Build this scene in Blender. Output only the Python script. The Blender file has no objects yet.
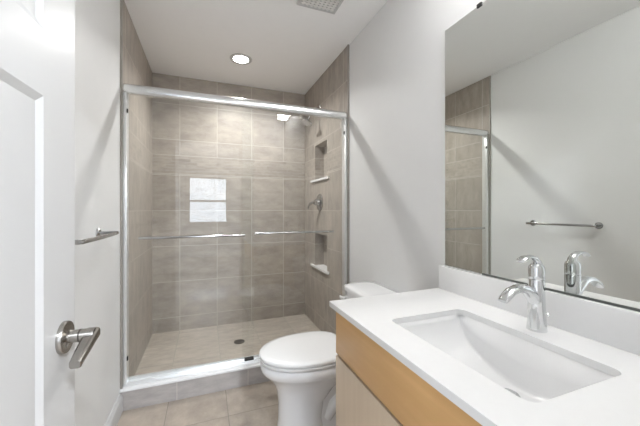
import bpy, bmesh, math, random
from mathutils import Vector, Matrix

random.seed(4)
S = bpy.context.scene
COL = S.collection
PI = math.pi

# ------------------------------------------------------------------ camera
cam_d = bpy.data.cameras.new('camera')
cam = bpy.data.objects.new('camera', cam_d)
COL.objects.link(cam)
cam_d.sensor_fit = 'HORIZONTAL'
cam_d.sensor_width = 36.0
cam_d.lens = 298.66 / 640 * 36.0
cam_d.shift_y = -(213.0 - 209.8) / 640
cam_d.clip_start = 0.02
cam.location = (0, 0, 1.2)
cam.rotation_euler = (PI / 2, 0, -0.36531)
S.camera = cam

# ------------------------------------------------------------------ world (overcast daylight, reaches in through the window)
W = bpy.data.worlds.new('daylight')
S.world = W
W.use_nodes = True
bg = W.node_tree.nodes['Background']
bg.inputs[0].default_value = (0.80, 0.88, 1.0, 1)
bg.inputs[1].default_value = 5.2

S.view_settings.view_transform = 'Standard'
S.view_settings.look = 'None'
S.view_settings.gamma = 1.0
S.view_settings.use_curve_mapping = False
S.view_settings.exposure = 1.08

SHOWER_W = 8.2      # downlight over the shower
VANITY_E = 26.0      # frosted shades above the mirror
HALL_FILL_W = 70.0        # unseen fill added beyond the door, cool light for curb and toilet

# dimensions (metres, floor at z = 0, camera at x = 0, y = 0)
XL, XR = -0.4675, 1.0325        # tiled faces of the shower side walls
WL, WR = -0.4775, 1.0425        # painted faces
YB, YT, YG = 3.17, 2.098, 2.115 # back wall, front edge of the tile, shower doors
HC = 2.4835                     # ceiling
ZS = 0.038                      # shower floor
ZK = 0.832                      # worktop
YFW = 0.12                      # inner face of the front wall
HY = -3.9                       # far wall of the room beyond the door

# ------------------------------------------------------------------ materials
def new_mat(name):
    m = bpy.data.materials.new(name)
    m.use_nodes = True
    nt = m.node_tree
    return m, nt, nt.nodes['Principled BSDF']

def plain(name, col, rough=0.5, metal=0.0, noise=0.0, nscale=20, bump=0.0, bscale=200, coat=0.0):
    m, nt, b = new_mat(name)
    b.inputs['Base Color'].default_value = (*col, 1)
    b.inputs['Roughness'].default_value = rough
    b.inputs['Metallic'].default_value = metal
    if coat:
        b.inputs['Coat Weight'].default_value = coat
        b.inputs['Coat Roughness'].default_value = 0.05
    tc = nt.nodes.new('ShaderNodeTexCoord')
    if noise:
        n = nt.nodes.new('ShaderNodeTexNoise'); n.inputs['Scale'].default_value = nscale
        nt.links.new(tc.outputs['Object'], n.inputs['Vector'])
        mx = nt.nodes.new('ShaderNodeMix'); mx.data_type = 'RGBA'
        mx.inputs[6].default_value = (*[c * (1 - noise) for c in col], 1)
        mx.inputs[7].default_value = (*[min(1, c * (1 + noise)) for c in col], 1)
        nt.links.new(n.outputs[0], mx.inputs[0])
        nt.links.new(mx.outputs[2], b.inputs['Base Color'])
    if bump:
        n2 = nt.nodes.new('ShaderNodeTexNoise'); n2.inputs['Scale'].default_value = bscale
        nt.links.new(tc.outputs['Object'], n2.inputs['Vector'])
        bp = nt.nodes.new('ShaderNodeBump'); bp.inputs['Strength'].default_value = bump
        bp.inputs['Distance'].default_value = 0.002
        nt.links.new(n2.outputs[0], bp.inputs['Height'])
        nt.links.new(bp.outputs[0], b.inputs['Normal'])
    return m

def emitter(name, col, strength):
    m = bpy.data.materials.new(name); m.use_nodes = True
    nt = m.node_tree; nt.nodes.clear()
    e = nt.nodes.new('ShaderNodeEmission'); o = nt.nodes.new('ShaderNodeOutputMaterial')
    e.inputs[0].default_value = (*col, 1); e.inputs[1].default_value = strength
    nt.links.new(e.outputs[0], o.inputs[0])
    return m

def tile_mat(name, ua, va, u0, v0, pu, pv, col, grout, band=None, gw=0.0035, rough=0.45, streak=(1, 1, 1), var=0.24):
    """Stacked stone-look tile; ua / va are the world axes (0,1,2) of the face."""
    m, nt, b = new_mat(name)
    N, L = nt.nodes.new, nt.links.new
    def math_(op, a, c=None, d=None):
        n = N('ShaderNodeMath'); n.operation = op
        for i, x in enumerate((a, c, d)):
            if x is None: continue
            if isinstance(x, (int, float)): n.inputs[i].default_value = x
            else: L(x, n.inputs[i])
        return n.outputs[0]
    tc = N('ShaderNodeTexCoord'); sp = N('ShaderNodeSeparateXYZ')
    L(tc.outputs['Object'], sp.inputs[0])
    u = math_('SUBTRACT', sp.outputs[ua], u0); v = math_('SUBTRACT', sp.outputs[va], v0)
    def grid(pu, pv, uu, vv, gw):
        a = math_('DIVIDE', uu, pu); c = math_('DIVIDE', vv, pv)
        iu, iv = math_('FLOOR', a), math_('FLOOR', c)
        fu, fv = math_('FRACT', a), math_('FRACT', c)
        du = math_('MULTIPLY', math_('MINIMUM', fu, math_('SUBTRACT', 1.0, fu)), pu)
        dv = math_('MULTIPLY', math_('MINIMUM', fv, math_('SUBTRACT', 1.0, fv)), pv)
        g = math_('LESS_THAN', math_('MINIMUM', du, dv), gw / 2)
        cb = N('ShaderNodeCombineXYZ'); L(iu, cb.inputs[0]); L(iv, cb.inputs[1])
        wn = N('ShaderNodeTexWhiteNoise'); L(cb.outputs[0], wn.inputs['Vector'])
        return g, wn.outputs['Value']
    g, rnd = grid(pu, pv, u, v, gw)
    if band:
        z0, z1 = band
        vb = math_('SUBTRACT', sp.outputs[va], z0)
        rowi = math_('FLOOR', math_('DIVIDE', vb, (z1 - z0) / 6))
        ub = math_('ADD', u, math_('MULTIPLY', rowi, 0.061))
        g2, r2 = grid(0.17, (z1 - z0) / 6, ub, vb, 0.0015)
        inb = math_('MULTIPLY', math_('GREATER_THAN', sp.outputs[va], z0), math_('LESS_THAN', sp.outputs[va], z1))
        edge = math_('LESS_THAN', math_('MINIMUM', math_('ABSOLUTE', vb), math_('ABSOLUTE', math_('SUBTRACT', sp.outputs[va], z1))), gw / 2)
        def pick(x, y):
            mm = N('ShaderNodeMix'); L(inb, mm.inputs[0]); L(x, mm.inputs[2]); L(y, mm.inputs[3]); return mm.outputs[0]
        g = pick(g, math_('MULTIPLY', g2, 0.5)); rnd = pick(rnd, r2)
        g = math_('MAXIMUM', g, edge)
    mp = N('ShaderNodeMapping'); mp.inputs['Scale'].default_value = streak
    L(tc.outputs['Object'], mp.inputs[0])
    off = N('ShaderNodeVectorMath'); off.operation = 'ADD'
    cb = N('ShaderNodeCombineXYZ')
    for i in range(3): L(math_('MULTIPLY', rnd, 7.0), cb.inputs[i])
    L(mp.outputs[0], off.inputs[0]); L(cb.outputs[0], off.inputs[1])
    n1 = N('ShaderNodeTexNoise'); n1.inputs['Scale'].default_value = 6.5; n1.inputs['Detail'].default_value = 6
    n1.inputs['Roughness'].default_value = 0.65
    L(off.outputs[0], n1.inputs['Vector'])
    t = math_('ADD', math_('MULTIPLY', math_('SUBTRACT', n1.outputs[0], 0.5), 4.2 * var),
              math_('MULTIPLY', math_('SUBTRACT', rnd, 0.5), var * 0.45))
    fac = math_('ADD', 1.0, t)
    vm = N('ShaderNodeVectorMath'); vm.operation = 'SCALE'; vm.inputs[0].default_value = col
    L(fac, vm.inputs['Scale'])
    mx = N('ShaderNodeMix'); mx.data_type = 'RGBA'
    L(g, mx.inputs[0]); L(vm.outputs[0], mx.inputs[6]); mx.inputs[7].default_value = (*grout, 1)
    L(mx.outputs[2], b.inputs['Base Color'])
    L(math_('ADD', rough, math_('MULTIPLY', g, 0.4)), b.inputs['Roughness'])
    bp = N('ShaderNodeBump'); bp.inputs['Strength'].default_value = 0.4; bp.inputs['Distance'].default_value = 0.002
    L(math_('SUBTRACT', 1.0, g), bp.inputs['Height']); L(bp.outputs[0], b.inputs['Normal'])
    return m

def wood_mat(name, c1, c2, axis, rough=0.4):
    m, nt, b = new_mat(name)
    N, L = nt.nodes.new, nt.links.new
    tc = N('ShaderNodeTexCoord'); mp = N('ShaderNodeMapping')
    sc = [14, 14, 14]; sc[axis] = 0.9
    mp.inputs['Scale'].default_value = sc
    L(tc.outputs['Object'], mp.inputs[0])
    n = N('ShaderNodeTexNoise'); n.inputs['Scale'].default_value = 2.2; n.inputs['Detail'].default_value = 7
    L(mp.outputs[0], n.inputs['Vector'])
    mx = N('ShaderNodeMix'); mx.data_type = 'RGBA'
    mx.inputs[6].default_value = (*c1, 1); mx.inputs[7].default_value = (*c2, 1)
    L(n.outputs[0], mx.inputs[0]); L(mx.outputs[2], b.inputs['Base Color'])
    b.inputs['Roughness'].default_value = rough
    return m

def glass_mat(name, tint, thin=True):
    """Clear sheet: Fresnel mix of a transparent and a glossy surface."""
    m = bpy.data.materials.new(name); m.use_nodes = True
    nt = m.node_tree; nt.nodes.clear()
    N, L = nt.nodes.new, nt.links.new
    o = N('ShaderNodeOutputMaterial'); mix = N('ShaderNodeMixShader')
    t = N('ShaderNodeBsdfTransparent'); t.inputs[0].default_value = (*tint, 1)
    g = N('ShaderNodeBsdfGlossy'); g.inputs['Roughness'].default_value = 0.0
    geo = N('ShaderNodeNewGeometry'); fr = N('ShaderNodeFresnel'); mx = N('ShaderNodeMix')
    mx.inputs[2].default_value = 1.5; mx.inputs[3].default_value = 1 / 1.5
    L(geo.outputs['Backfacing'], mx.inputs[0]); L(mx.outputs[0], fr.inputs['IOR'])
    L(fr.outputs[0], mix.inputs[0]); L(t.outputs[0], mix.inputs[1]); L(g.outputs[0], mix.inputs[2])
    L(mix.outputs[0], o.inputs[0])
    return m

TILE = (0.365, 0.325, 0.283)
GROUT = (0.60, 0.565, 0.515)
P = 0.34
BAND = (0.344 + 1.2, 0.522 + 1.2)
M = {}
M['tile_back'] = tile_mat('stone tile back', 0, 2, -0.233, 0.172, P, P, TILE, GROUT, BAND, streak=(0.9, 2, 2.2))
M['tile_side'] = tile_mat('stone tile side', 1, 2, 2.514, 0.172, P, P, TILE, GROUT, BAND, streak=(2, 2.2, 0.9))
M['tile_floor'] = tile_mat('stone tile floor', 0, 1, 0.123, 1.814, P, P, (0.385, 0.33, 0.275), (0.25, 0.235, 0.20), streak=(1.5, 1.2, 1), rough=0.35, gw=0.004)
M['tile_pan'] = tile_mat('stone tile shower floor', 0, 1, 0.107, 2.17, P, P, (0.40, 0.355, 0.305), (0.33, 0.33, 0.285), streak=(1.2, 3, 1), rough=0.4, gw=0.0035)
M['tile_curb'] = tile_mat('stone tile curb', 0, 2, -0.17, -0.3, 0.44, 0.8, (0.40, 0.375, 0.36), GROUT, streak=(1, 3, 3), rough=0.3)
M['trim'] = plain('tile edge trim', (0.33, 0.31, 0.28), 0.35, 0.3)
M['wall'] = plain('painted wall', (0.74, 0.742, 0.738), 0.5, noise=0.01, bump=0.03, bscale=350)
M['ceil'] = plain('painted ceiling', (0.93, 0.93, 0.93), 0.8, noise=0.01)
M['white_paint'] = plain('white gloss paint', (0.575, 0.577, 0.575), 0.36)
M['porcelain'] = plain('porcelain', (0.80, 0.80, 0.81), 0.12, coat=0.5)
M['basin'] = plain('white sink porcelain', (0.87, 0.87, 0.87), 0.12, coat=0.5)
M['seat'] = plain('white seat plastic', (0.79, 0.79, 0.79), 0.2)
M['quartz'] = plain('white quartz', (0.84, 0.84, 0.84), 0.25, noise=0.015, nscale=60)
M['marble'] = plain('white marble', (0.80, 0.80, 0.80), 0.25, noise=0.03, nscale=8)
M['chrome'] = plain('chrome', (0.76, 0.77, 0.78), 0.05, 1.0)
M['satin'] = plain('satin nickel', (0.36, 0.34, 0.315), 0.25, 1.0)
M['alu'] = plain('bright anodised aluminium', (0.80, 0.81, 0.81), 0.22, 1.0)
M['jamb'] = plain('white anodised aluminium', (0.80, 0.81, 0.81), 0.28, 0.6)
M['grey_chrome'] = plain('soft chrome', (0.50, 0.50, 0.50), 0.16, 1.0)
M['black'] = plain('black rubber', (0.02, 0.02, 0.02), 0.6)
M['dark'] = plain('dark void', (0.05, 0.045, 0.04), 0.8)
M['grille'] = plain('vent plastic', (0.78, 0.77, 0.75), 0.5)
M['bronze'] = plain('dark drain metal', (0.10, 0.09, 0.08), 0.35, 0.8)
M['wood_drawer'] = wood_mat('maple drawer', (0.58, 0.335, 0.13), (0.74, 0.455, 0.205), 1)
M['wood_door_sheen'] = wood_mat('maple door sheen', (0.60, 0.475, 0.345), (0.70, 0.57, 0.43), 2)  # same maple as the drawer front, daylight sheen painted in as a paler colour
M['glass'] = glass_mat('clear glass', (0.985, 0.992, 0.988))
M['mirror'] = plain('mirror silver', (0.80, 0.82, 0.795), 0.0, 1.0)
M['mirror_edge'] = plain('mirror edge', (0.12, 0.13, 0.12), 0.3)
M['lens'] = emitter('lamp lens', (1.0, 0.97, 0.92), 14)
M['shade'] = emitter('frosted shade', (1.0, 0.99, 0.98), VANITY_E)
M['oak'] = wood_mat('hall floor wood', (0.38, 0.34, 0.31), (0.52, 0.48, 0.44), 1, 0.14)

# ------------------------------------------------------------------ mesh helpers
def bx(bm, x0, y0, z0, x1, y1, z1, bev=0.0, seg=2):
    r = bmesh.ops.create_cube(bm, size=1)
    vs = r['verts']
    for v in vs:
        v.co = Vector(((x0 + x1) / 2 + v.co.x * (x1 - x0), (y0 + y1) / 2 + v.co.y * (y1 - y0), (z0 + z1) / 2 + v.co.z * (z1 - z0)))
    if bev:
        es = list({e for v in vs for e in v.link_edges})
        bmesh.ops.bevel(bm, geom=es, offset=bev, segments=seg, affect='EDGES', profile=0.5)

def loft(bm, rings, caps=True, close=True):
    """rings: lists of equally many points."""
    vr = [[bm.verts.new(p) for p in r] for r in rings]
    n = len(rings[0])
    for a, b in zip(vr, vr[1:]):
        for i in range(n if close else n - 1):
            j = (i + 1) % n
            bm.faces.new((a[i], a[j], b[j], b[i]))
    if caps:
        bm.faces.new(list(reversed(vr[0]))); bm.faces.new(vr[-1])

def frame_of(t):
    t = t.normalized()
    up = Vector((0, 0, 1)) if abs(t.z) < 0.95 else Vector((1, 0, 0))
    s = t.cross(up).normalized()
    return s, s.cross(t).normalized()

def tube(bm, pts, r, n=16, caps=True):
    """r: radius, or list of radius / (side, up) radii per point."""
    pts = [Vector(p) for p in pts]
    rings = []
    for i, p in enumerate(pts):
        t = (pts[min(i + 1, len(pts) - 1)] - pts[max(i - 1, 0)])
        s, u = frame_of(t)
        rr = r[i] if isinstance(r, (list, tuple)) else r
        ra, rb = rr if isinstance(rr, (list, tuple)) else (rr, rr)
        rings.append([p + s * ra * math.cos(2 * PI * k / n) + u * rb * math.sin(2 * PI * k / n) for k in range(n)])
    loft(bm, rings, caps)

def lathe(bm, prof, o=(0, 0, 0), axis='z', n=32):
    """prof: list of (radius, height along axis)."""
    o = Vector(o)
    ax = {'z': (Vector((1, 0, 0)), Vector((0, 1, 0)), Vector((0, 0, 1))),
          'x': (Vector((0, 1, 0)), Vector((0, 0, 1)), Vector((1, 0, 0))),
          '-x': (Vector((0, 0, 1)), Vector((0, 1, 0)), Vector((-1, 0, 0))),
          '-z': (Vector((0, 1, 0)), Vector((1, 0, 0)), Vector((0, 0, -1)))}[axis]
    rings = [[o + ax[0] * r * math.cos(2 * PI * k / n) + ax[1] * r * math.sin(2 * PI * k / n) + ax[2] * h for k in range(n)] for r, h in prof]
    loft(bm, rings)

def rounded_rect(x0, y0, x1, y1, r, z, n=6):
    pts = []
    for cx, cy, a0 in ((x1 - r, y1 - r, 0), (x0 + r, y1 - r, PI / 2), (x0 + r, y0 + r, PI), (x1 - r, y0 + r, 1.5 * PI)):
        for k in range(n + 1):
            a = a0 + PI / 2 * k / n
            pts.append(Vector((cx + r * math.cos(a), cy + r * math.sin(a), z)))
    return pts

def obj(name, bm, mat, parent=None, smooth=30, recalc=True):
    if recalc: bmesh.ops.recalc_face_normals(bm, faces=bm.faces)
    me = bpy.data.meshes.new(name); bm.to_mesh(me); bm.free()
    me.materials.append(mat)
    if smooth:
        for p in me.polygons: p.use_smooth = True
        me.set_sharp_from_angle(angle=math.radians(smooth))
    o = bpy.data.objects.new(name, me); COL.objects.link(o)
    if parent is not None:
        o.parent = parent
        o.matrix_parent_inverse = Matrix.Translation(parent.location).inverted() if parent.type == 'EMPTY' else Matrix()
    return o

def thing(name, label, cat, loc, group=None):
    o = bpy.data.objects.new(name, None); COL.objects.link(o)
    o.empty_display_size = 0.1; o.location = loc
    o['label'] = label; o['category'] = cat
    if group: o['group'] = group
    return o

def tag(o, label, cat, group=None):
    o['label'] = label; o['category'] = cat
    if group: o['group'] = group
    return o

def struct(name, bm, mat, smooth=30):
    o = obj(name, bm, mat, None, smooth); o['kind'] = 'structure'
    return o

def B(*boxes, bev=0.0):
    bm = bmesh.new()
    for b in boxes: bx(bm, *b, bev=bev)
    return bm

# ------------------------------------------------------------------ the setting
TH = 0.12
struct('floor', B((WL - TH, 0.0, -0.1, WR + TH, YB + TH, 0.0)), M['tile_floor'])
struct('ceiling', B((WL - TH, 0.0, HC, WR + TH, YB + TH, HC + 0.1)), M['ceil'])
struct('wall_left', B((WL - TH, YFW, 0, WL, YB + TH, HC)), M['wall'])
struct('wall_right', B((WR + 0.11, YFW, 0, WR + 0.21, YB + TH, HC), (WR, YFW, 0, WR + 0.11, YT, HC)), M['wall'])
DX0, DX1, DH = -0.325, 0.43, 2.07
struct('wall_front', B((WL - TH, 0, 0, DX0 - 0.02, YFW, HC), (DX1 + 0.02, 0, 0, WR + 0.21, YFW, HC), (DX0 - 0.02, 0, DH + 0.02, DX1 + 0.02, YFW, HC)), M['wall'])
struct('trim_3', B((DX0 - 0.02, -0.005, 0, DX0, YFW + 0.005, DH), (DX1, -0.005, 0, DX1 + 0.02, YFW + 0.005, DH), (DX0 - 0.02, -0.005, DH, DX1 + 0.02, YFW + 0.005, DH + 0.02)), M['white_paint'])
cas = [(DX1, YFW, 0, DX1 + 0.03, YFW + 0.012, DH + 0.07), (DX0 - 0.07, YFW, DH, DX1 + 0.03, YFW + 0.012, DH + 0.07), (DX0 - 0.07, YFW, 0, DX0 - 0.005, YFW + 0.012, DH)]
cas += [(x0, -0.012, z0, x1, 0.0, z1) for x0, z0, x1, z1 in ((DX0 - 0.07, 0, DX0, DH + 0.07), (DX1, 0, DX1 + 0.07, DH + 0.07), (DX0, DH, DX1, DH + 0.07))]
struct('trim_4', B(*cas), M['white_paint'])

# shower tile: left, back, right (with two niches)
struct('wall_shower_left', B((WL, YT, 0.0, XL, YB + 0.01, HC)), M['tile_side'])
struct('wall_back', B((XL, YB, 0, WR + 0.21, YB + TH, HC)), M['tile_back'])
NY0, NY1 = 2.52, 2.842
NZ = ((0.637, 0.965), (1.497, 1.842))
ND = 0.095
bm = bmesh.new()
ys = [YT, NY0, NY1, YB]
zs = [0.0, NZ[0][0], NZ[0][1], NZ[1][0], NZ[1][1], HC]
for i in range(3):
    for j in range(5):
        if i == 1 and j in (1, 3): bx(bm, XR + ND, ys[i], zs[j], WR + 0.11, ys[i + 1], zs[j + 1])
        else: bx(bm, XR, ys[i], zs[j], WR + 0.11, ys[i + 1], zs[j + 1])
struct('wall_shower_right', bm, M['tile_side'])
for k, (z0, z1) in enumerate(NZ):
    struct('trim_%d' % (k + 1), B((XR - 0.018, NY0 - 0.05, z0 - 0.016, XR + 0.0005, NY1 + 0.09, z0 + 0.004), (XR, NY0 + 0.001, z0, XR + ND - 0.001, NY1 - 0.001, z0 + 0.004)), M['marble'])
# metal edge strips where the tile ends
struct('trim_5', B((WL, YT - 0.012, 0.132, XL + 0.003, YT, HC)), M['trim'])
struct('trim_6', B((XR - 0.003, YT - 0.012, 0.132, WR, YT, HC)), M['trim'])

struct('shower_floor', B((XL, YT + 0.06, 0.0, XR, YB, ZS)), M['tile_pan'])
struct('shower_curb', B((XL - 0.009, 2.082, 0.0, XR + 0.009, 2.178, 0.117)), M['tile_curb'])
sill = struct('curb_cap', B((XL - 0.009, 2.070, 0.117, XR + 0.009, 2.190, 0.131), bev=0.003), M['marble'])

def baseboard(name, pts):
    """profile swept along the wall; pts: (x, y) run with the room on +x of the left wall."""
    bm = bmesh.new()
    (x0, y0), (x1, y1) = pts
    sgn = 1 if name.endswith('left') else -1
    prof = [(0, 0), (0.016, 0), (0.016, 0.085), (0.011, 0.098), (0.006, 0.104), (0.004, 0.112), (0, 0.112)]
    loft(bm, [[Vector((x0 + sgn * a, y, z)) for a, z in prof] for y in (y0, y1)])
    return struct(name, bm, M['white_paint'])
baseboard('baseboard_left', ((WL, YFW + 0.012), (WL, 2.081)))
baseboard('baseboard_right', ((WR, 1.125), (WR, 2.081)))

# the room beyond the door, seen as a reflection in the shower glass
hx0, hx1 = -1.5, 2.3
struct('floor_hall', B((hx0, HY, -0.1, hx1, 0.0, 0.0)), M['oak'])
struct('ceiling_hall', B((hx0, HY, HC, hx1, 0.0, HC + 0.1)), M['ceil'])
wx0, wx1, wz0, wz1 = -0.42, 0.54, 0.84, 2.05
struct('wall_hall_far', B((hx0, HY - 0.15, 0, wx0, HY, HC), (wx1, HY - 0.15, 0, hx1, HY, HC), (wx0, HY - 0.15, 0, wx1, HY, wz0), (wx0, HY - 0.15, wz1, wx1, HY, HC)), M['wall'])
struct('wall_hall_left', B((hx0 - 0.1, HY - 0.15, 0, hx0, 0.12, HC)), M['wall'])
struct('wall_hall_right', B((hx1, HY - 0.15, 0, hx1 + 0.1, 0.12, HC)), M['wall'])
struct('wall_hall_near', B((hx0, 0, 0, WL - TH, 0.12, HC), (WR + 0.21, 0, 0, hx1, 0.12, HC)), M['wall'])
wzm = (wz0 + wz1) / 2 - 0.02
win = struct('window_1', B((wx0 - 0.07, HY, wz0 - 0.07, wx0, HY + 0.02, wz1 + 0.07), (wx1, HY, wz0 - 0.07, wx1 + 0.07, HY + 0.02, wz1 + 0.07),
      (wx0, HY, wz1, wx1, HY + 0.02, wz1 + 0.07), (wx0, HY, wz0 - 0.07, wx1, HY + 0.03, wz0),
      (wx0, HY - 0.1, wz0, wx0 + 0.045, HY - 0.05, wz1), (wx1 - 0.045, HY - 0.1, wz0, wx1, HY - 0.05, wz1),
      (wx0 + 0.045, HY - 0.1, wz0, wx1 - 0.045, HY - 0.05, wz0 + 0.05), (wx0 + 0.045, HY - 0.1, wz1 - 0.05, wx1 - 0.045, HY - 0.05, wz1),
      (wx0 + 0.045, HY - 0.1, wzm - 0.025, wx1 - 0.045, HY - 0.05, wzm + 0.025)), M['white_paint'])
p = obj('pane', B((wx0 + 0.045, HY - 0.08, wz0 + 0.05, wx1 - 0.045, HY - 0.074, wz1 - 0.05)), M['glass'], win)
hl = bpy.data.lights.new('hall fill', 'AREA'); hl.shape = 'DISK'; hl.size = 0.35; hl.energy = HALL_FILL_W; hl.color = (0.86, 0.92, 1.0)
ho = bpy.data.objects.new('hall_fill', hl); COL.objects.link(ho); ho.location = (0.5, -1.3, HC - 0.02)  # added light, stands in for daylight coming through the doorway

# ------------------------------------------------------------------ open entry door with its lever
ang = math.radians(-1.6)          # swing away from straight back along the left wall
DL, DT = 0.70, 0.035
door_root = bpy.data.objects.new('door_1', None); COL.objects.link(door_root)
door_root.location = (-0.3085, 0.166, 0.012); door_root.rotation_euler = (0, 0, ang)
door_root['kind'] = 'structure'
# local: +y from hinge to free edge, +x out of the face seen, x = 0 the face
bm = bmesh.new()
H = 2.03
st = 0.136
rec = 0.0065
panels = [(0.24, 1.408), (1.535, 1.90)]
cols = [(st, DL - st)]
yb = [0, st, DL - st, DL]
zb = [0] + [z for pr in panels for z in pr] + [H]
for i in range(3):
    for j in range(len(zb) - 1):
        if i == 1 and j % 2 == 1:
            y0, y1, z0, z1 = yb[1], yb[2], zb[j], zb[j + 1]
            bx(bm, -DT + rec, y0, z0, -rec, y1, z1)
            for sx, xa in ((1, 0.0), (-1, -DT)):       # sloped moulding round the recess
                a = [Vector((xa, y0, z0)), Vector((xa, y1, z0)), Vector((xa, y1, z1)), Vector((xa, y0, z1))]
                w = 0.015
                c = [Vector((xa - sx * rec * 0.99, y0 + w, z0 + w)), Vector((xa - sx * rec * 0.99, y1 - w, z0 + w)), Vector((xa - sx * rec * 0.99, y1 - w, z1 - w)), Vector((xa - sx * rec * 0.99, y0 + w, z1 - w))]
                loft(bm, [a, c], caps=False)
        else:
            bx(bm, -DT, yb[i], zb[j], 0, yb[i + 1], zb[j + 1])
bmesh.ops.remove_doubles(bm, verts=bm.verts, dist=1e-5)
def door_part(name, bm, mat, parent):
    o = obj(name, bm, mat, None); o.parent = parent; return o
door_part('door_leaf', bm, M['white_paint'], door_root)
RY, RZ = DL - 0.058, 0.922 - 0.012
bm = bmesh.new()
lathe(bm, [(0.0345, 0), (0.0345, 0.006), (0.033, 0.009), (0.016, 0.0095), (0.0135, 0.011), (0.0135, 0.050), (0.012, 0.058)], (0, RY, RZ), 'x', 40)
hand = door_part('door_handle', bm, M['satin'], door_root)
bm = bmesh.new()
rings = []
for t, hw, ht in ((-0.004, 0.010, 0.009), (0.0, 0.0145, 0.0115), (0.02, 0.0138, 0.0105), (0.05, 0.0125, 0.0095), (0.091, 0.0105, 0.0085), (0.093, 0.009, 0.007)):
    y = RY + 0.014 - t; z = RZ - 0.001 - max(0, t - 0.004) * 0.33
    rings.append([Vector((0.050 + q.x, y, z + q.y)) for q in rounded_rect(-hw, -ht, hw, ht, min(ht, hw) * 0.6, 0, 3)])
loft(bm, rings)
door_part('lever', bm, M['satin'], hand)
bm = bmesh.new(); lathe(bm, [(0.0142, 0.030), (0.0142, 0.033)], (0, RY, RZ), 'x', 32)
door_part('collar', bm, M['bronze'], hand)

# ------------------------------------------------------------------ shower door: frame, two glass panels, bars
t = thing('shower_enclosure', 'frameless sliding glass shower door with bright metal header over the tiled curb', 'shower door', (0.28, YG, 0.131))
bm = bmesh.new()
prof = rounded_rect(-0.028, -0.031, 0.028, 0.031, 0.024, 0, 8)
loft(bm, [[Vector((x, YG + 0.012 + q.x * s, 1.9385 + q.y * s)) for q in prof] for x, s in ((XL + 0.001, 0.92), (XL + 0.004, 1), (XR - 0.004, 1), (XR - 0.001, 0.92))])
obj('header_rail', bm, M['alu'], t)
bm = bmesh.new()
ya, yb_ = YG - 0.012, YG + 0.050
loft(bm, [[Vector((x, y, z)) for y, z in ((ya, 0.1315), (ya, 0.136), (ya + 0.004, 0.1385), (ya + 0.008, 0.152), (ya + 0.012, 0.152), (ya + 0.014, 0.141), (yb_ - 0.014, 0.141), (yb_ - 0.014, 0.163), (yb_ - 0.006, 0.163), (yb_, 0.1315))] for x in (XL + 0.001, XR - 0.001)])
obj('bottom_track', bm, M['jamb'], t, smooth=20)
for sx, x in ((1, XL), (-1, XR)):
    jm = obj('side_jamb', B((x + sx * 0.001 if sx > 0 else x - 0.021, YG - 0.012, 0.141, x + 0.021 if sx > 0 else x - 0.001, YG + 0.042, 1.913), bev=0.002), M['jamb'], t)
    for z in (0.30, 1.80):
        xx = x + sx * 0.021
        obj('bumper', B((min(xx, xx + sx * 0.007), YG - 0.016, z - 0.012, max(xx, xx + sx * 0.007), YG + 0.0, z + 0.012), bev=0.002), M['black'], jm)
OX1, IX0 = 0.313, 0.238
def panel(x0, x1, y):
    return obj('glass_panel', B((x0, y - 0.003, 0.1645, x1, y + 0.003, 1.912)), M['glass'], t, smooth=0)
g1 = panel(XL + 0.024, OX1, YG + 0.007 - 0.004)
g2 = panel(IX0, XR - 0.024, YG + 0.031)
def tbar(x0, x1, y, glass, sgn):
    bm = bmesh.new()
    tube(bm, [(x0, y, 1.028), (x0 + 0.004, y, 1.028), (x1 - 0.004, y, 1.028), (x1, y, 1.028)], [0.007, 0.0085, 0.0085, 0.007], 16)
    yg = y - sgn * 0.042
    for xp in (x0 + 0.05, x1 - 0.05): tube(bm, [(xp, y, 1.028), (xp, yg + sgn * 0.0, 1.028)], 0.007, 12)
    return obj('pull_bar', bm, M['grey_chrome'], glass)
tbar(-0.379, 0.250, YG + 0.003 - 0.0455, g1, -1)
tbar(0.327, 0.957, YG + 0.031 + 0.0455, g2, 1)
obj('door_guide', B((0.255, YG + 0.004, 0.1405, 0.315, YG + 0.03, 0.1645), bev=0.002), M['black'], t)

# ------------------------------------------------------------------ shower head, valve, drain, downlight
s = thing('overhead_shower', 'chrome shower head on a bent arm high on the tiled right wall', 'shower head', (XR, 2.70, 2.17))
bm = bmesh.new()
lathe(bm, [(0.03, 0), (0.03, 0.004), (0.022, 0.010), (0.012, 0.014)], (XR, 2.70, 2.185), '-x', 24)
tube(bm, [(XR - 0.008, 2.70, 2.185), (XR - 0.05, 2.70, 2.178), (XR - 0.09, 2.70, 2.135), (XR - 0.118, 2.70, 2.065)], 0.009, 14)
obj('shower_arm', bm, M['chrome'], s)
bm = bmesh.new()
lathe(bm, [(0.012, 0), (0.014, 0.02), (0.034, 0.032), (0.056, 0.042), (0.060, 0.052), (0.055, 0.056)], (0, 0, 0), '-z', 32)
bmesh.ops.transform(bm, matrix=Matrix.Translation((XR - 0.112, 2.70, 2.075)) @ Matrix.Rotation(math.radians(28), 4, 'Y'), verts=bm.verts)
obj('spray_head', bm, M['grey_chrome'], s)

v = thing('shower_valve', 'chrome shower valve with round plate and lever between the two wall niches', 'shower valve', (XR, 2.70, 1.27))
bm = bmesh.new()
lathe(bm, [(0.082, 0), (0.082, 0.003), (0.074, 0.010), (0.034, 0.016), (0.030, 0.03), (0.028, 0.055), (0.02, 0.062)], (XR, 2.70, 1.272), '-x', 36)
obj('valve_plate', bm, M['grey_chrome'], v)
bm = bmesh.new()
tube(bm, [(XR - 0.050, 2.70, 1.275), (XR - 0.066, 2.715, 1.272), (XR - 0.082, 2.745, 1.262), (XR - 0.09, 2.775, 1.235), (XR - 0.092, 2.785, 1.205)], [0.016, 0.014, 0.011, 0.009, 0.007], 14)
obj('valve_lever', bm, M['grey_chrome'], v)

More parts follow.
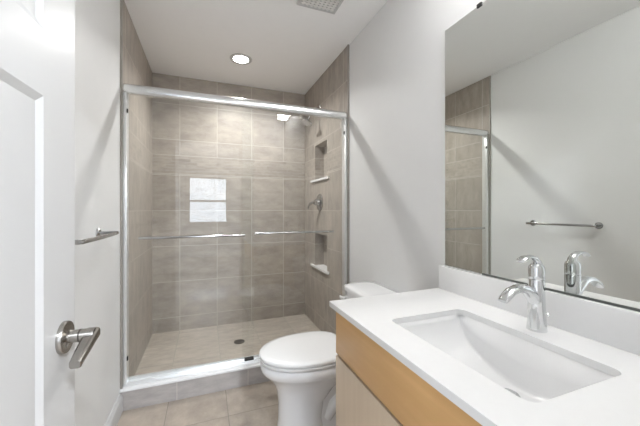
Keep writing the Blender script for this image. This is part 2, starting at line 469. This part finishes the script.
d = thing('shower_drain', 'dark round drain set in the shower floor', 'drain', (0.275, 2.70, ZS))
bm = bmesh.new()
lathe(bm, [(0.046, 0), (0.046, 0.003), (0.042, 0.004), (0.036, 0.0035), (0.02, 0.0035), (0.018, 0.0045), (0.006, 0.0045)], (0.275, 2.71, ZS), 'z', 32)
obj('drain_cover', bm, M['bronze'], d)

l = thing('recessed_light', 'lit round white downlight in the ceiling over the shower', 'ceiling light', (0.28, 2.615, HC))
bm = bmesh.new()
n = 40
loft(bm, [[Vector((0.28 + r * math.cos(2 * PI * k / n), 2.615 + r * math.sin(2 * PI * k / n), HC - h)) for k in range(n)] for r, h in ((0.092, 0.0), (0.09, 0.005), (0.07, 0.007), (0.063, 0.004))], caps=False)
obj('trim_ring', bm, M['white_paint'], l)
bm = bmesh.new(); lathe(bm, [(0.063, 0.0005), (0.063, 0.004), (0.05, 0.0045)], (0.28, 2.615, HC), '-z', 40)
obj('lens', bm, M['lens'], l)
la = bpy.data.lights.new('downlight', 'AREA'); la.shape = 'DISK'; la.size = 0.065; la.energy = SHOWER_W; la.color = (1.0, 0.99, 0.975); la.spread = math.radians(142)
lo = bpy.data.objects.new('downlight', la); COL.objects.link(lo); lo.location = (0.28, 2.615, HC - 0.008)
lo.parent = l; lo.matrix_parent_inverse = Matrix.Translation(l.location).inverted()

# ceiling exhaust vent
e = thing('ceiling_vent', 'square pale exhaust fan grille in the ceiling near the right wall', 'vent', (0.655, 1.65, HC))
vx0, vx1, vy0, vy1 = 0.525, 0.785, 1.53, 1.785
bm = bmesh.new()
a = [Vector(p) for p in ((vx0, vy0, HC), (vx1, vy0, HC), (vx1, vy1, HC), (vx0, vy1, HC))]
cx, cy = (vx0 + vx1) / 2, (vy0 + vy1) / 2
def sc(k, z): return [Vector((cx + (p.x - cx) * k, cy + (p.y - cy) * k, z)) for p in a]
loft(bm, [a, sc(0.98, HC - 0.012), sc(0.84, HC - 0.016), sc(0.83, HC - 0.006)], caps=False)
obj('vent_frame', bm, M['white_paint'], e)
bm = bmesh.new(); bx(bm, vx0 + 0.02, vy0 + 0.02, HC - 0.004, vx1 - 0.02, vy1 - 0.02, HC - 0.001)
obj('backing', bm, M['dark'], e)
bm = bmesh.new()
k = 0
y = vy0 + 0.026
while y < vy1 - 0.024:
    bx(bm, vx0 + 0.021, y, HC - 0.0135, vx1 - 0.021, y + 0.011, HC - 0.008); y += 0.021
x = vx0 + 0.03
while x < vx1 - 0.024:
    bx(bm, x, vy0 + 0.021, HC - 0.0125, x + 0.014, vy1 - 0.021, HC - 0.009); x += 0.027
obj('grille', bm, M['grille'], e, smooth=0)

# ------------------------------------------------------------------ towel bar on the left wall
TBZ = 1.09
t = thing('towel_bar', 'slim satin metal towel bar fixed to the left wall', 'towel bar', (WL, 1.46, TBZ))
for y in (1.245, 1.69):
    bm = bmesh.new()
    lathe(bm, [(0.024, 0), (0.024, 0.006), (0.021, 0.010), (0.010, 0.011)], (WL, y, TBZ), 'x', 28)
    obj('rosette', bm, M['grey_chrome'], t)
bm = bmesh.new()
pts = [(WL + 0.008, 1.245, TBZ), (WL + 0.05, 1.24, TBZ), (WL + 0.074, 1.237, TBZ), (WL + 0.082, 1.25, TBZ)]
pts += [(WL + 0.082 + 0.006 * math.sin(PI * k / 8), 1.25 + 0.435 * k / 8, TBZ) for k in range(1, 8)]
pts += [(WL + 0.082, 1.685, TBZ), (WL + 0.074, 1.698, TBZ), (WL + 0.05, 1.695, TBZ), (WL + 0.008, 1.69, TBZ)]
tube(bm, pts, [(0.0055, 0.0085)] * len(pts), 14)
obj('bar', bm, M['grey_chrome'], t)

# ------------------------------------------------------------------ toilet
TY = 1.53
t = thing('toilet', 'white two-piece toilet with closed lid against the right wall', 'toilet', (0.70, TY, 0))
def egg(xn, xb, hw, z, n=40, sq=2.0):
    """outline with its nose at xn, back end at xb and half width hw; the widest point lies nearer the back."""
    xm = xn + (xb - xn) * 0.56
    pts = []
    for k in range(n):
        a = 2 * PI * k / n
        c, s_ = math.cos(a), math.sin(a)
        if c > 0:   # back
            ex = 2.0 / 2.9
            x = xm + (xb - xm) * abs(c) ** ex; y = hw * math.copysign(abs(s_) ** ex, s_)
        else:
            ex = 2.0 / 2.1
            x = xm - (xm - xn) * abs(c) ** ex; y = hw * math.copysign(abs(s_) ** ex, s_)
        pts.append(Vector((x, TY + y, z)))
    return pts
# bowl and pedestal in one loft
bm = bmesh.new()
loft(bm, [egg(0.346, 0.60, 0.108, 0.0), egg(0.340, 0.60, 0.112, 0.006), egg(0.346, 0.595, 0.105, 0.03), egg(0.354, 0.585, 0.096, 0.12),
          egg(0.354, 0.60, 0.094, 0.20), egg(0.346, 0.66, 0.102, 0.265), egg(0.325, 0.74, 0.122, 0.31), egg(0.296, 0.79, 0.148, 0.343), egg(0.275, 0.80, 0.168, 0.362),
          egg(0.266, 0.805, 0.177, 0.374), egg(0.262, 0.81, 0.181, 0.388), egg(0.262, 0.81, 0.181, 0.412), egg(0.268, 0.808, 0.175, 0.419)])
# narrower rear foot, with the trapway bulging on both sides
loft(bm, [rounded_rect(0.50, TY - w, 0.93, TY + w, 0.05, z, 5) for z, w in ((0.0, 0.105), (0.02, 0.104), (0.04, 0.075), (0.33, 0.075))])
for sg in (-1, 1):
    tube(bm, [(0.60, TY + sg * 0.055, 0.10), (0.64, TY + sg * 0.062, 0.17), (0.71, TY + sg * 0.066, 0.225), (0.78, TY + sg * 0.066, 0.20), (0.83, TY + sg * 0.064, 0.12), (0.85, TY + sg * 0.06, 0.02)], [0.03, 0.04, 0.045, 0.045, 0.045, 0.045], 18)
bx(bm, 0.74, TY - 0.12, 0.30, 1.0, TY + 0.12, 0.415, bev=0.02, seg=3)
obj('bowl', bm, M['porcelain'], t, smooth=50)
bm = bmesh.new()
loft(bm, [egg(0.266, 0.735, 0.178, 0.424), egg(0.259, 0.74, 0.184, 0.428), egg(0.258, 0.74, 0.185, 0.437), egg(0.264, 0.735, 0.180, 0.441)])
obj('seat', bm, M['seat'], t, smooth=50)
bm = bmesh.new()
loft(bm, [egg(0.266, 0.725, 0.178, 0.446), egg(0.257, 0.73, 0.186, 0.448), egg(0.256, 0.73, 0.187, 0.458), egg(0.262, 0.727, 0.182, 0.464), egg(0.29, 0.71, 0.160, 0.4685), egg(0.38, 0.66, 0.09, 0.470)])
bx(bm, 0.70, TY - 0.085, 0.425, 0.76, TY + 0.085, 0.459, bev=0.008, seg=3)
obj('lid', bm, M['seat'], t, smooth=50)
bm = bmesh.new()
def trr(x0, x1, hw, r, z): return rounded_rect(x0, TY - hw, x1, TY + hw, r, z, 6)
loft(bm, [trr(0.845, 1.03, 0.195, 0.055, 0.416), trr(0.835, 1.034, 0.205, 0.06, 0.44), trr(0.824, 1.036, 0.215, 0.068, 0.69)])
obj('tank', bm, M['porcelain'], t, smooth=50)
bm = bmesh.new()
loft(bm, [trr(0.822, 1.037, 0.216, 0.07, 0.691), trr(0.812, 1.0385, 0.225, 0.075, 0.697), trr(0.812, 1.0385, 0.225, 0.075, 0.713), trr(0.816, 1.037, 0.221, 0.075, 0.722), trr(0.832, 1.03, 0.205, 0.07, 0.728), trr(0.86, 1.00, 0.17, 0.06, 0.730)])
obj('tank_lid', bm, M['porcelain'], t, smooth=50)
bm = bmesh.new()
lathe(bm, [(0.016, 0), (0.016, 0.006), (0.011, 0.012), (0.010, 0.022)], (0.8275, TY + 0.165, 0.645), '-x', 20)
tube(bm, [(0.805, TY + 0.155, 0.645), (0.800, TY + 0.175, 0.645), (0.801, TY + 0.205, 0.644)], [(0.006, 0.010), (0.006, 0.012), (0.005, 0.012)], 12)
obj('flush_lever', bm, M['seat'], t, smooth=50)

# ------------------------------------------------------------------ vanity cabinet
VY0, VY1 = 0.14, 1.094
XC = 0.486                    # face of the doors and the drawer front
KZ0, KZ1 = ZK - 0.020, ZK
t = thing('vanity_cabinet', 'light maple vanity cabinet under the white worktop', 'cabinet', (0.76, 0.61, 0))
bm = bmesh.new()
zt = KZ0
bx(bm, XC + 0.02, VY0 + 0.0, 0.10, 1.04, VY0 + 0.018, zt)
bx(bm, XC + 0.02, VY1 - 0.018, 0.10, 1.04, VY1, zt)
bx(bm, XC + 0.02, VY0 + 0.018, 0.10, 1.03, VY1 - 0.018, 0.118)
bx(bm, 1.03, VY0 + 0.018, 0.118, 1.04, VY1 - 0.018, zt)
bx(bm, XC + 0.02, VY0 + 0.018, zt - 0.06, XC + 0.038, VY1 - 0.018, zt)
bx(bm, XC + 0.07, VY0, 0.0, XC + 0.085, VY1, 0.10)
bx(bm, XC + 0.085, VY0, 0.0, 1.04, VY0 + 0.018, 0.10); bx(bm, XC + 0.085, VY1 - 0.018, 0.0, 1.04, VY1, 0.10)
obj('carcass', bm, M['wood_door_sheen'], t, smooth=0)
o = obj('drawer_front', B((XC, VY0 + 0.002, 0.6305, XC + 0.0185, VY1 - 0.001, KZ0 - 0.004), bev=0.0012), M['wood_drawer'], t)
ymid = (VY0 + VY1) / 2
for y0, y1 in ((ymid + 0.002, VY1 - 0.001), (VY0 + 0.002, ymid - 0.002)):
    dr = obj('door', B((XC, y0, 0.105, XC + 0.0185, y1, 0.620), bev=0.0012), M['wood_door_sheen'], t)

# ------------------------------------------------------------------ worktop with the cut-out, backsplash
SX0, SX1, SY0, SY1 = 0.575, 0.886, 0.382, 0.853
bm = bmesh.new()
CX0, CX1, CY0, CY1 = 0.4645, 1.0415, 0.125, 1.112
def ring_fill(z, rev):
    out = [bm.verts.new(p) for p in rounded_rect(CX0, CY0, CX1, CY1, 0.004, z, 3)]
    inn = [bm.verts.new(p) for p in rounded_rect(SX0, SY0, SX1, SY1, 0.026, z, 8)]
    es = [bm.edges.new((r[i], r[(i + 1) % len(r)])) for r in (out, inn) for i in range(len(r))]
    bmesh.ops.triangle_fill(bm, use_beauty=True, use_dissolve=False, edges=es)
    return out, inn
to, ti = ring_fill(KZ1, False); bo, bi = ring_fill(KZ0, True)
for a, b in ((to, bo), (ti, bi)):
    for i in range(len(a)):
        j = (i + 1) % len(a); bm.faces.new((a[i], a[j], b[j], b[i]))
tag(obj('worktop', bm, M['quartz'], None), 'white quartz worktop with a sink cut-out on the maple cabinet', 'worktop')
tag(obj('backsplash', B((1.0215, CY0, KZ1, 1.0415, CY1 - 0.001, 0.9385), bev=0.0015), M['quartz'], None), 'low white quartz backsplash strip along the wall below the mirror', 'backsplash')

# ------------------------------------------------------------------ undermount sink
s = thing('sink', 'white undermount rectangular sink with a curved sloping floor', 'sink', (0.73, 0.617, 0.65))
tab = [(0.0, 0.160), (0.17, 0.157), (0.39, 0.144), (0.55, 0.131), (0.68, 0.117), (0.78, 0.102), (0.87, 0.082), (0.93, 0.062), (0.97, 0.040), (1.0, 0.011)]
def depth(tt):
    tt = abs(tt)
    for (a, da), (b, db) in zip(tab, tab[1:]):
        if tt <= b: 
            f = (tt - a) / (b - a); return (da + (db - da) * f) * 0.935
    return tab[-1][1]
BX0, BX1, BY0, BY1 = SX0 + 0.0005, SX1 - 0.0005, SY0 + 0.0005, SY1 - 0.0005
ym, hw = (BY0 + BY1) / 2, (BY1 - BY0) / 2
NYC = 72
xprof = [(0.0, 0.0), (0.006, 0.35), (0.010, 0.7), (0.018, 0.9), (0.035, 0.975), (0.08, 1.0)]
W_ = BX1 - BX0
bprof = [(0.0, 0.0), (0.003, 0.5), (0.0045, 0.90), (0.007, 0.96), (0.012, 0.99), (0.020, 1.0)]
xs = [(BX0 + a, q) for a, q in xprof] + [(BX0 + 0.12, 1.003), (BX0 + 0.18, 1.006)] + [(BX1 - a, q) for a, q in reversed(bprof)]
def basin(bm, off):
    rows = []
    for i in range(NYC + 1):
        tt = -1 + 2 * i / NYC
        y = ym + hw * tt
        dsm = sum(depth(min(1, max(-1, tt + e_))) for e_ in (-0.02, -0.01, 0, 0.01, 0.02)) / 5
        rows.append([bm.verts.new((x, y + 0, KZ0 - 0.0008 - q * dsm - off)) for x, q in xs])
    rows.insert(0, [bm.verts.new((x, rows[0][0].co.y, KZ0 - 0.0008)) for x, q in xs])
    rows.append([bm.verts.new((x, rows[-1][0].co.y, KZ0 - 0.0008)) for x, q in xs])
    for a, b in zip(rows, rows[1:]):
        for k in range(len(a) - 1): bm.faces.new((a[k], a[k + 1], b[k + 1], b[k]))
    return rows
bm = bmesh.new()
r1 = basin(bm, 0.0)
bmesh.ops.remove_doubles(bm, verts=bm.verts, dist=1e-6)
# flange under the worktop
obj('basin', bm, M['basin'], s, smooth=60, recalc=True)
sb = [o for o in s.children if o.name.startswith('basin')] or [bpy.data.objects['basin']]
md = sb[0].modifiers.new('thickness', 'SOLIDIFY'); md.thickness = 0.008; md.offset = -1
# normals of the open bowl must look up
me = sb[0].data
if sum(pl.normal.z for pl in me.polygons) < 0: me.flip_normals()
bm = bmesh.new()
zd = KZ0 - 0.1518
lathe(bm, [(0.030, 0.0), (0.030, 0.003), (0.027, 0.0045), (0.022, 0.003), (0.020, 0.009), (0.014, 0.012), (0.004, 0.0125)], (0.824, ym, zd), 'z', 32)
obj('drain', bm, M['chrome'], s)

# ------------------------------------------------------------------ faucet
FX, FY = 0.949, 0.619
t = thing('faucet', 'chrome single-lever basin faucet on the worktop behind the sink', 'faucet', (FX, FY, ZK))
bm = bmesh.new()
lathe(bm, [(0.0272, 0), (0.0272, 0.004), (0.026, 0.012), (0.0238, 0.05), (0.0225, 0.09), (0.0215, 0.125), (0.0215, 0.155), (0.021, 0.1555)], (FX, FY, ZK + 0.0005), 'z', 36)
obj('body', bm, M['chrome'], t)
bm = bmesh.new()
cp = [(FX - 0.002, 0.086), (FX - 0.026, 0.112), (FX - 0.052, 0.130), (FX - 0.082, 0.135), (FX - 0.112, 0.128), (FX - 0.138, 0.111), (FX - 0.146, 0.103)]
tube(bm, [(x, FY, ZK + z) for x, z in cp], [(0.018, 0.020), (0.018, 0.018), (0.0175, 0.0145), (0.0175, 0.012), (0.0175, 0.0105), (0.017, 0.0095), (0.015, 0.007)], 20)
obj('spout', bm, M['chrome'], t)
bm = bmesh.new()
lathe(bm, [(0.021, 0.157), (0.0216, 0.160), (0.0216, 0.188), (0.020, 0.195), (0.014, 0.202), (0.004, 0.204)], (FX, FY, ZK), 'z', 36)
hp = [(FX + 0.008, 0.190), (FX + 0.003, 0.207), (FX - 0.010, 0.219), (FX - 0.030, 0.226), (FX - 0.052, 0.224), (FX - 0.068, 0.217), (FX - 0.073, 0.213)]
tube(bm, [(x, FY, ZK + z) for x, z in hp], [(0.014, 0.012), (0.0125, 0.010), (0.0115, 0.0075), (0.0125, 0.006), (0.0145, 0.0055), (0.0145, 0.005), (0.011, 0.0035)], 18)
obj('handle', bm, M['chrome'], t)
bm = bmesh.new()
tube(bm, [(FX + 0.022, FY, ZK + 0.04), (FX + 0.048, FY, ZK + 0.04)], 0.0028, 10)
tube(bm, [(FX + 0.046, FY, ZK + 0.04), (FX + 0.050, FY, ZK + 0.04), (FX + 0.056, FY, ZK + 0.04)], [0.004, 0.006, 0.0045], 14)
obj('lift_rod', bm, M['chrome'], t)

# ------------------------------------------------------------------ mirror
t = thing('mirror', 'large frameless wall mirror above the white backsplash', 'mirror', (WR, 0.61, 0.945))
MY0, MY1, MZ0, MZ1 = 0.15, 1.086, 0.944, 2.030
obj('mirror_glass', B((1.0365, MY0, MZ0, WR - 0.0005, MY1, MZ1)), M['mirror'], t, smooth=0)
obj('bottom_channel', B((1.034, MY0, MZ0 - 0.0045, WR - 0.0005, MY1 - 0.20, MZ0 + 0.0025)), M['mirror_edge'], t)
for y in (0.90, 0.32):
    obj('clip', B((1.032, y - 0.011, MZ1 - 0.008, WR - 0.0005, y + 0.011, MZ1 + 0.007), bev=0.0015), M['black'], t)

# ------------------------------------------------------------------ vanity light above the mirror (just above the frame)
t = thing('vanity_light', 'wall light with three frosted shades above the vanity mirror', 'wall light', (WR, 0.61, 2.44))
obj('back_plate', B((WR - 0.02, 0.35, 2.41, WR - 0.0005, 0.87, 2.47), bev=0.003), M['satin'], t)
for y in (0.41, 0.61, 0.81):
    bm = bmesh.new()
    tube(bm, [(WR - 0.018, y, 2.44), (WR - 0.07, y, 2.44), (WR - 0.085, y, 2.45)], 0.008, 12)
    arm = obj('arm', bm, M['satin'], t)
    bm = bmesh.new()
    lathe(bm, [(0.062, -0.02), (0.066, -0.015), (0.066, 0.03), (0.05, 0.05), (0.02, 0.055)], (WR - 0.085, y, 2.428), 'z', 28)
    obj('shade', bm, M['shade'], t)
